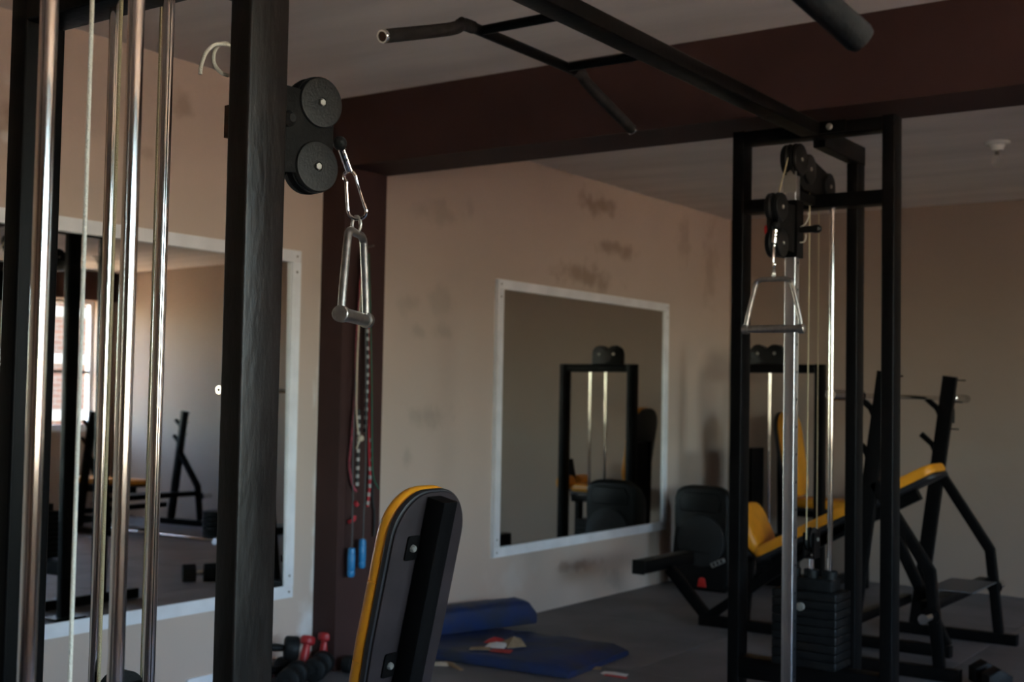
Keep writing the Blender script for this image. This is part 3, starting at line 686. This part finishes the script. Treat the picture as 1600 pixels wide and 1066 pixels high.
MB().prism(stadium(.33, .62, .14, 8), V((XB, YB, .90)), (0, 1, 0), d, n, .06, .018).build('back_pad', 'yellow_vinyl', CM, 60)
MB().prism(stadium(.33, .62, .14, 8), V((XB, YB, .90))-n*.024, (0, 1, 0), d, n, .024, .004).build('back_board', 'black_vinyl', CM)
MB().prism(stadium(.52, .28, .08, 6), (XB+.33, YB, .535), (1, 0, 0), (0, 1, 0), (0, 0, 1), .06, .018).build('seat_pad', 'yellow_vinyl', CM, 60)
MB().prism(stadium(.52, .28, .08, 6), (XB+.33, YB, .515), (1, 0, 0), (0, 1, 0), (0, 0, 1), .02, .003).build('seat_board', 'black_vinyl', CM)
MB().rbar((XB-.06, YB, .49), (XB+.62, YB, .47), .05, .05).build('seat_rail', 'black_steel', CM)
MB().rbar((XB-.05, YB, .0), (XB-.06, YB, .95), .05, .05, (0, 1, 0)).build('seat_post', 'black_steel', CM)
MB().rbar((XB+.56, YB, .0), (XB+.56, YB, .445), .05, .05, (0, 1, 0)).build('seat_post', 'black_steel', CM)
MB().rbar((-3.10, 8.10, .05), (-3.10, 8.60, .05), .05, .06).build('base_bar', 'black_steel', CM)
rp = MB().rbar((XB+.60, YB, .47), (XB+.66, YB, .78), .05, .05, (0, 1, 0)).build('pad_arm', 'black_steel', CM)
for s in (-1, 1): MB().cyl((XB+.62, YB+s*.04, .60), (XB+.62, YB+s*.17, .60), .055, 18).build('roller_pad', 'yellow_vinyl', rp)
MB().box((-3.68, y+.05, .35), (-3.60, 8.30, .95)).build('guard', 'black_steel', CM)

# ------------------------------------------------------------------ loudspeaker
sx, sy = -3.755, 7.62
sp = thing('loudspeaker', (sx, sy+.15, 0), 'black moulded loudspeaker standing on the floor under the mirror corner', 'speaker')
def spk(hw, lo, hi):
    o = [(-hw*.80, lo), (hw*.80, lo), (hw*.97, lo+.05), (hw, lo+.20), (hw*.97, lo+.30), (hw*.92, lo+.40), (hw*.93, lo+.52)]
    o += [(hw*.93*math.cos(a)**.55 if math.cos(a) > 0 else 0, hi-.12+.12*math.sin(a)**.7) for a in [k*PI/2/7 for k in range(1, 7)]]
    o += [(0, hi)]
    return o+[(-a, b) for a, b in o[::-1][1:-1]]
ol = spk(.215, .0, .705)
def ringo(o, y, k, dz=0): return [V((sx+a*k, y, .35+(b-.35)*k+.001*(1-k))) for a, b in o]
def rings(o, lst): return [[V((sx+a*k, yy, max(.0, .352+(b-.352)*k))) for a, b in o] for yy, k in lst]
MB().loops(rings(ol, [(sy+.29, .62), (sy+.27, .72), (sy+.16, .90), (sy+.06, 1), (sy+.02, 1), (sy, .965), (sy-.004, .93)])).build('cabinet', 'black_plastic', sp, 60)
MB().prism([(-.14, 0), (.14, 0), (.155, .07), (.12, .125), (-.12, .125), (-.155, .07)], (sx, sy-.012, .53), (1, 0, 0), (0, 0, 1), (0, 1, 0), .01, .008).build('horn', 'black_plastic', sp)
MB().lathe((sx+.01, sy-.003, .335), (0, -1, 0), [(0, .172), (.016, .172), (.022, .160), (.026, .10), (.028, .0005)], 40).build('woofer_grille', 'speaker_grille', sp)
MB().tube([(sx-.17, sy-.006, .30), (sx-.06, sy-.030, .265), (sx+.06, sy-.030, .255), (sx+.17, sy-.006, .28)], .004, 8).build('moulding', 'black_plastic', sp)
lg = on(1121, 880, 1, sy-.03)
dl = V((math.cos(.45), 0, math.sin(.45))); ul = V((-math.sin(.45), 0, math.cos(.45)))
lo_ = MB().prism(stadium(.105, .030, .004, 2), lg, dl, ul, (0, 1, 0), .012, .002).build('badge', 'logo_silver', sp)
for k in (-.03, 0, .03): MB().prism(stadium(.017, .020, .003, 2), lg+dl*k-V((0, .0012, 0)), dl, ul, (0, 1, 0), .0012).build('badge_mark', 'black_plastic', lo_)
rg = on(1096, 911, 1, sy-.012)
MB().prism([(-.032, -.03), (.032, -.03), (.022, .025), (.010, .034), (-.010, .034), (-.022, .025)], rg, (1, 0, 0), (0, 0, 1), (0, 1, 0), .02, .002).build('red_tag', 'label_red', sp)

# ------------------------------------------------------------------ blue mats and litter
def soft_slab(name, c, ang, L, W, Hh, z0, label, cat, group=None, crown=.0, nseg=8, wob=.004):
    """padded slab: L along ang, W across, softly rounded, resting at z0"""
    ca, sa = math.cos(ang), math.sin(ang); rings = []
    prof = [(-.5, .10), (-.5, .6), (-.485, .88), (-.45, 1.0), (-.25, 1.0+crown*.7), (0, 1+crown), (.25, 1.0+crown*.7), (.45, 1.0), (.485, .88), (.5, .6), (.5, .10), (.47, 0), (-.47, 0)]
    N = 14
    for i in range(N+1):
        u = -.5+i/N; e = min(1, (.5-abs(u))*L/.03+.35); e = math.sin(min(1, e)*PI/2)
        r = []
        for a, b in prof:
            zz = z0+b*Hh*(e if b > .2 else 1)+(random.uniform(-wob, wob) if .5 < b else 0)
            x, y = u*L, a*W*(.97+.03*e); r.append(V((c[0]+x*ca-y*sa, c[1]+x*sa+y*ca, zz)))
        rings.append(r)
    t = thing(name, (c[0], c[1], z0), label, cat, group)
    MB().loops(rings).build('cover', 'blue_vinyl', t, 60); return t
mt = soft_slab('exercise_mat', (-3.585, 5.14, 0), math.radians(4), 1.02, .66, .055, 0, 'dusty blue vinyl exercise mat lying flat on the floor, littered with paper', 'mat')
a, b = V((-3.96, 5.0, 0)), V((-3.755, 5.64, 0)); dv = (b-a).normalized(); pv = V((-dv.y, dv.x, 0)); cm = (a+b)/2+pv*.10
soft_slab('folded_mat', (cm.x, cm.y), math.atan2(dv.y, dv.x), .70, .19, .115, .058, 'folded blue vinyl mat lying on the flat mat against the wall', 'mat', None, .12)
def scrap(name, px_, py_, L, W, Hh, ang, m, label, z, grp='litter on and beside the mat', bend=.3):
    p_ = on(px_, py_, 2, z); ca, sa = math.cos(ang), math.sin(ang)
    pts = [(-.5, -.5, 0), (.5, -.5, .1), (.5, .5, .6), (-.5, .5, bend)]; mid = (0, .05, 1)
    vs = [V((p_.x+(a*L*ca-b*W*sa), p_.y+(a*L*sa+b*W*ca), z+.002+c*Hh)) for a, b, c in pts+[mid]]
    vb = [v-V((0, 0, .002)) for v in vs]
    o = MB().add(vs+vb, [(0,1,4),(1,2,4),(2,3,4),(3,0,4),(6,5,9),(7,6,9),(8,7,9),(5,8,9),(0,5,6,1),(1,6,7,2),(2,7,8,3),(3,8,5,0)]).build(name, m)
    return tag(o, label, 'litter', grp)
ZM = .060
scrap('paper_wrapper', 776, 1011, .10, .07, .022, .3, 'paper_white', 'white crumpled wrapper on the flat blue mat', ZM)
scrap('paper_wrapper', 772, 1005, .09, .05, .03, .1, 'paper_red', 'red wrapper piece on the flat blue mat', ZM)
scrap('paper_wrapper', 783, 1019, .11, .04, .014, .2, 'paper_red', 'flat red packet strip at the front of the litter on the blue mat', ZM)
scrap('cardboard_scrap', 803, 1010, .10, .09, .045, .9, 'cardboard', 'brown torn cardboard piece on the flat blue mat', ZM)
scrap('cardboard_scrap', 750, 1015, .10, .04, .012, .5, 'cardboard', 'narrow brown cardboard sliver on the flat blue mat', ZM)
scrap('cardboard_strip', 708, 1043, .02, .16, .02, 1.2, 'cardboard', 'thin brown cardboard strip on the floor in front of the mat', .0)
scrap('cardboard_strip', 688, 1040, .14, .03, .015, .5, 'beige_cord', 'pale curled cardboard strip on the floor behind the bench', .0)
scrap('paper_wrapper', 960, 1055, .13, .035, .012, .0, 'paper_white', 'white and red wrapper on the bare floor beside the mat', .0)
scrap('paper_wrapper', 962, 1058, .12, .02, .006, .0, 'paper_red', 'red wrapper edge on the bare floor beside the mat', .0)
scrap('paper_wrapper', 933, 1046, .04, .03, .012, .4, 'cardboard', 'small tan paper crumb at the corner of the mat', .0)

# ------------------------------------------------------------------ dumbbells by the column
def dumbbell(name, c, d, L, hr, hl, gr, mhead, mgrip, label, group=None, sides=24, rnd=.25):
    c, d = V(c), V(d).normalized(); t = thing(name, c, label, 'dumbbell', group)
    MB().tube([c-d*(L/2-hl+.004), c, c+d*(L/2-hl+.004)], gr, 16, rr=[gr*.92, gr*1.1, gr*.92]).build('grip', mgrip, t)
    for s in (-1, 1):
        k = hr*rnd
        MB().lathe(c+d*s*(L/2-hl), d*s, [(0, hr*.45), (0, hr-k), (k*.35, hr-k*.3), (k, hr), (hl-k, hr), (hl-k*.3, hr-k*.3), (hl, hr-k), (hl, hr*.3), (hl-.003, hr*.26), (hl-.003, .0005)], sides).build('head', mhead, t)
    return t
gd = 'round black dumbbells piled by the column'
dv = V((.30, -.50, 0)).normalized()
def head_at(px_, py_, X): return on(px_, py_, 0, X)
h1 = head_at(492, 1046, -3.90); dumbbell('round_dumbbell', h1-V((0, 0, h1.z-.054))-dv*.08, dv, .20, .053, .065, .016, 'rubber', 'rubber', 'round black rubber dumbbell on the floor in front of the red ones', gd)
h2 = head_at(451, 1060, -3.84); dumbbell('round_dumbbell', h2-V((0, 0, h2.z-.054))-dv*.08, dv, .20, .053, .065, .016, 'rubber', 'rubber', 'round black rubber dumbbell on the floor under another one', gd)
h3 = V((-4.035, 3.965, .054)); dumbbell('round_dumbbell', h3, (.1, 1, 0), .20, .053, .065, .016, 'rubber', 'rubber', 'round black rubber dumbbell on the floor against the wall', gd)
h4 = head_at(449, 1032, -3.98); dumbbell('round_dumbbell', V((-3.985, 3.93, .166)), (.55, .62, -.05), .20, .053, .065, .016, 'rubber', 'rubber', 'round black rubber dumbbell resting on top of the others', gd)
h5 = head_at(533, 1033, -3.90); dumbbell('round_dumbbell', V((h5.x+.05, h5.y+.07, .042)), (.95, .3, 0), .16, .041, .05, .014, 'rubber', 'rubber', 'smaller round black dumbbell at the foot of the column', gd)
for a, b, lab in (((481, 1001, -4.045), (471, 1046, -4.035), 'red vinyl dumbbell leaning on the beige wall, handle tilted, beside its upright twin'), ((508, 999, -4.045), (503, 1040, -4.04), 'red vinyl dumbbell standing upright against the brown column')):
    A, B = on(*a[:2], 0, a[2]), on(*b[:2], 0, b[2]); dd_ = (A-B).normalized()
    A.z = max(A.z, .15); dumbbell('red_dumbbell', A-dd_*.062, dd_, .165, .034, .04, .018, 'red_vinyl', 'red_vinyl', lab, 'red dumbbells by the column', 16, .35)
pA, pB = on(1516, 1050, 2, .055), on(1560, 1075, 2, .055); dd_ = (pB-pA); dd_.z = 0; dd_.normalize()
dumbbell('hex_dumbbell', pA+dd_*.08+V((.06, -.01, 0)), dd_, .24, .064, .095, .017, 'rubber', 'chrome', 'large black hexagonal dumbbell on the floor beside the incline bench rack', None, 6, .16)
for k in range(6):
    o = MB().lathe((.50, 7.80, .001+k*.043), (0, 0, 1), [(0, .03), (0, .13), (.004, .135), (.036, .135), (.040, .13), (.040, .03)], 28).build('weight_plate', 'rubber')
    tag(o, ('lowest', 'second lowest', 'third lowest', 'third highest', 'second highest', 'topmost')[k]+' black rubber weight plate in the floor stack near the flat bench', 'weight plate', 'stacked floor weight plates')

# ------------------------------------------------------------------ ropes on the column
XCOL = -3.98
def rope(name, lines, label, cat='skipping rope', r=.005):
    """lines = (material, part name, radius, [(px, py, lift)])"""
    p0 = on(lines[0][3][0][0], lines[0][3][0][1], 0, XCOL+.02)
    t = thing(name, p0, label, cat, 'ropes hanging on the column')
    for m_, nm, rad, pts in lines:
        P = smooth([on(a, b, 0, XCOL+.012+l) for a, b, l in pts], 5)
        MB().tube(P, rad, 8).build(nm, m_, t)
    return t
nail = MB().cyl((XCOL-.01, 4.44, 1.985), (XCOL+.06, 4.44, 1.992), .004, 10).build('hanging_nail', 'zinc'); tag(nail, 'steel nail driven into the brown column above the ropes', 'nail')
jr = rope('skipping_rope', [('grey_cord', 'cord', .0035, [(569, 390, .04), (557, 560, .04), (552, 700, .04), (551, 800, .04), (550, 856, .04)]), ('grey_cord', 'cord', .0035, [(570, 390, .045), (572, 600, .045), (571, 740, .045), (567, 842, .045)])], 'grey skipping rope with two bright blue handles, hanging on the brown column')
for (x0, y0, x1, y1, l) in ((549.5, 856, 548, 902, .04), (566.5, 842, 565, 888, .045)):
    A, B = on(x0, y0, 0, XCOL+.012+l), on(x1, y1, 0, XCOL+.012+l); d_ = (B-A).normalized(); L_ = (B-A).length
    MB().lathe(A, d_, [(0, .008), (.004, .016), (L_*.2, .0185), (L_*.22, .0165), (L_*.25, .0185), (L_*.75, .0185), (L_*.78, .0165), (L_*.82, .0185), (L_-.008, .018), (L_, .013), (L_, .001)], 16).build('handle', 'blue_plastic', jr)
def beads(t, pts, rad, step, m_, lift):
    P = smooth([on(a, b, 0, XCOL+.012+lift) for a, b in pts], 24); m = MB(); acc = 0
    for i in range(1, len(P)):
        acc += (P[i]-P[i-1]).length
        if acc > step: acc = 0; d_ = (P[i]-P[i-1]).normalized(); m.cyl(P[i]-d_*step*.24, P[i]+d_*step*.24, rad, 8)
    o = m.build('beads', m_, t); o['kind'] = 'stuff'
b1 = [(571, 392), (574, 540), (573, 620), (570, 676)]
t = rope('beaded_rope', [('black_cord', 'cord', .0075, [(a, b, .03) for a, b in b1]), ('black_cord', 'cord', .0075, [(561, 640, .03), (560, 690, .03), (558, 760, .03)])], 'black and white beaded skipping rope on the brown column')
beads(t, b1, .0085, .036, 'white_cord', .03); beads(t, [(561, 640), (560, 690), (558, 760)], .0085, .036, 'white_cord', .03)
rope('pink_cord', [('pink_cord', 'cord', .006, [(567, 392, .011), (558, 520, .011), (555, 610, .011), (549, 690, .011), (546, 725, .011), (551, 758, .011), (557, 768, .011)]), ('red_cord', 'tassel', .009, [(554, 806, .011), (553, 812, .011), (545, 816, .011)]), ('red_cord', 'knot', .011, [(555, 785, .011), (558, 790, .011)])], 'pink braided cord with a red tassel end on the brown column', 'cord')
t = rope('striped_cord', [('red_cord', 'cord', .0075, [(572, 394, .02), (578, 560, .015), (577, 690, .015), (578, 740, .015), (576, 775, .015), (574, 792, .015)])], 'red and white striped cord on the brown column', 'cord')
beads(t, [(577, 672), (578, 740), (576, 775), (574, 790)], .0083, .04, 'white_cord', .015)
rope('green_cord', [('green_cord', 'cord', .004, [(576, 396, .050), (580, 560, .034), (581, 680, .034), (583, 742, .034), (592, 764, .040)])], 'thin dark green cord ending in a loose tip on the brown column', 'cord')
t = rope('beige_cord', [('beige_cord', 'cord', .004, [(569, 392, .056), (560, 520, .056), (557, 630, .056), (560, 680, .056)]), ('beige_cord', 'tail', .004, [(562, 686, .056), (557, 702, .056)])], 'beige string tied in a round knot on the brown column', 'cord')
MB().ball(on(563.5, 685, 0, XCOL+.068), .017, 12).build('knot', 'beige_cord', t)
rope('plaited_cord', [('black_cord', 'cord', .006, [(573, 398, .008), (580, 600, .005), (582, 770, .005), (585, 800, .005), (584, 838, .005)])], 'dark plaited cord hanging at the edge of the brown column towards the mats', 'cord')

# ------------------------------------------------------------------ ceiling lamps
def bulb(p, label, grp):
    t = thing('ceiling_bulb', p, label, 'lamp', grp); p = V(p)
    MB().lathe(p, (0, 0, -1), [(0, .066), (.010, .066), (.016, .060), (.018, .040), (.030, .032), (.045, .030), (.047, .018), (.047, .001)], 28).build('porcelain_holder', 'white_porcelain', t)
    MB().lathe(p-V((0, 0, .046)), (0, 0, -1), [(0, .0135), (.022, .0135), (.024, .006)], 16).build('screw_base', 'zinc', t)
    MB().lathe(p-V((0, 0, .068)), (0, 0, -1), [(0, .013), (.012, .018), (.028, .028), (.042, .031), (.056, .026), (.066, .013), (.069, .001)], 20).build('glass_bulb', 'bulb_glass', t)
bulb(on(1558, 222, 2, ZC), 'clear light bulb in a white porcelain holder on the ceiling behind the beam', None)
bulb((2.13, 7.66, ZC), 'clear light bulb near the window wall, reflected in the mirror by the dumbbells', None)
tl = thing('tube_lamp', (2.02, 7.31, ZC), 'short white tube lamp on the ceiling, reflected in the mirror by the dumbbells', 'lamp')
MB().box((1.90, 7.27, ZC-.035), (2.14, 7.35, ZC)).build('batten', 'white_frame', tl)
MB().cyl((1.905, 7.31, ZC-.05), (2.135, 7.31, ZC-.05), .013, 14).build('tube', 'white_porcelain', tl)
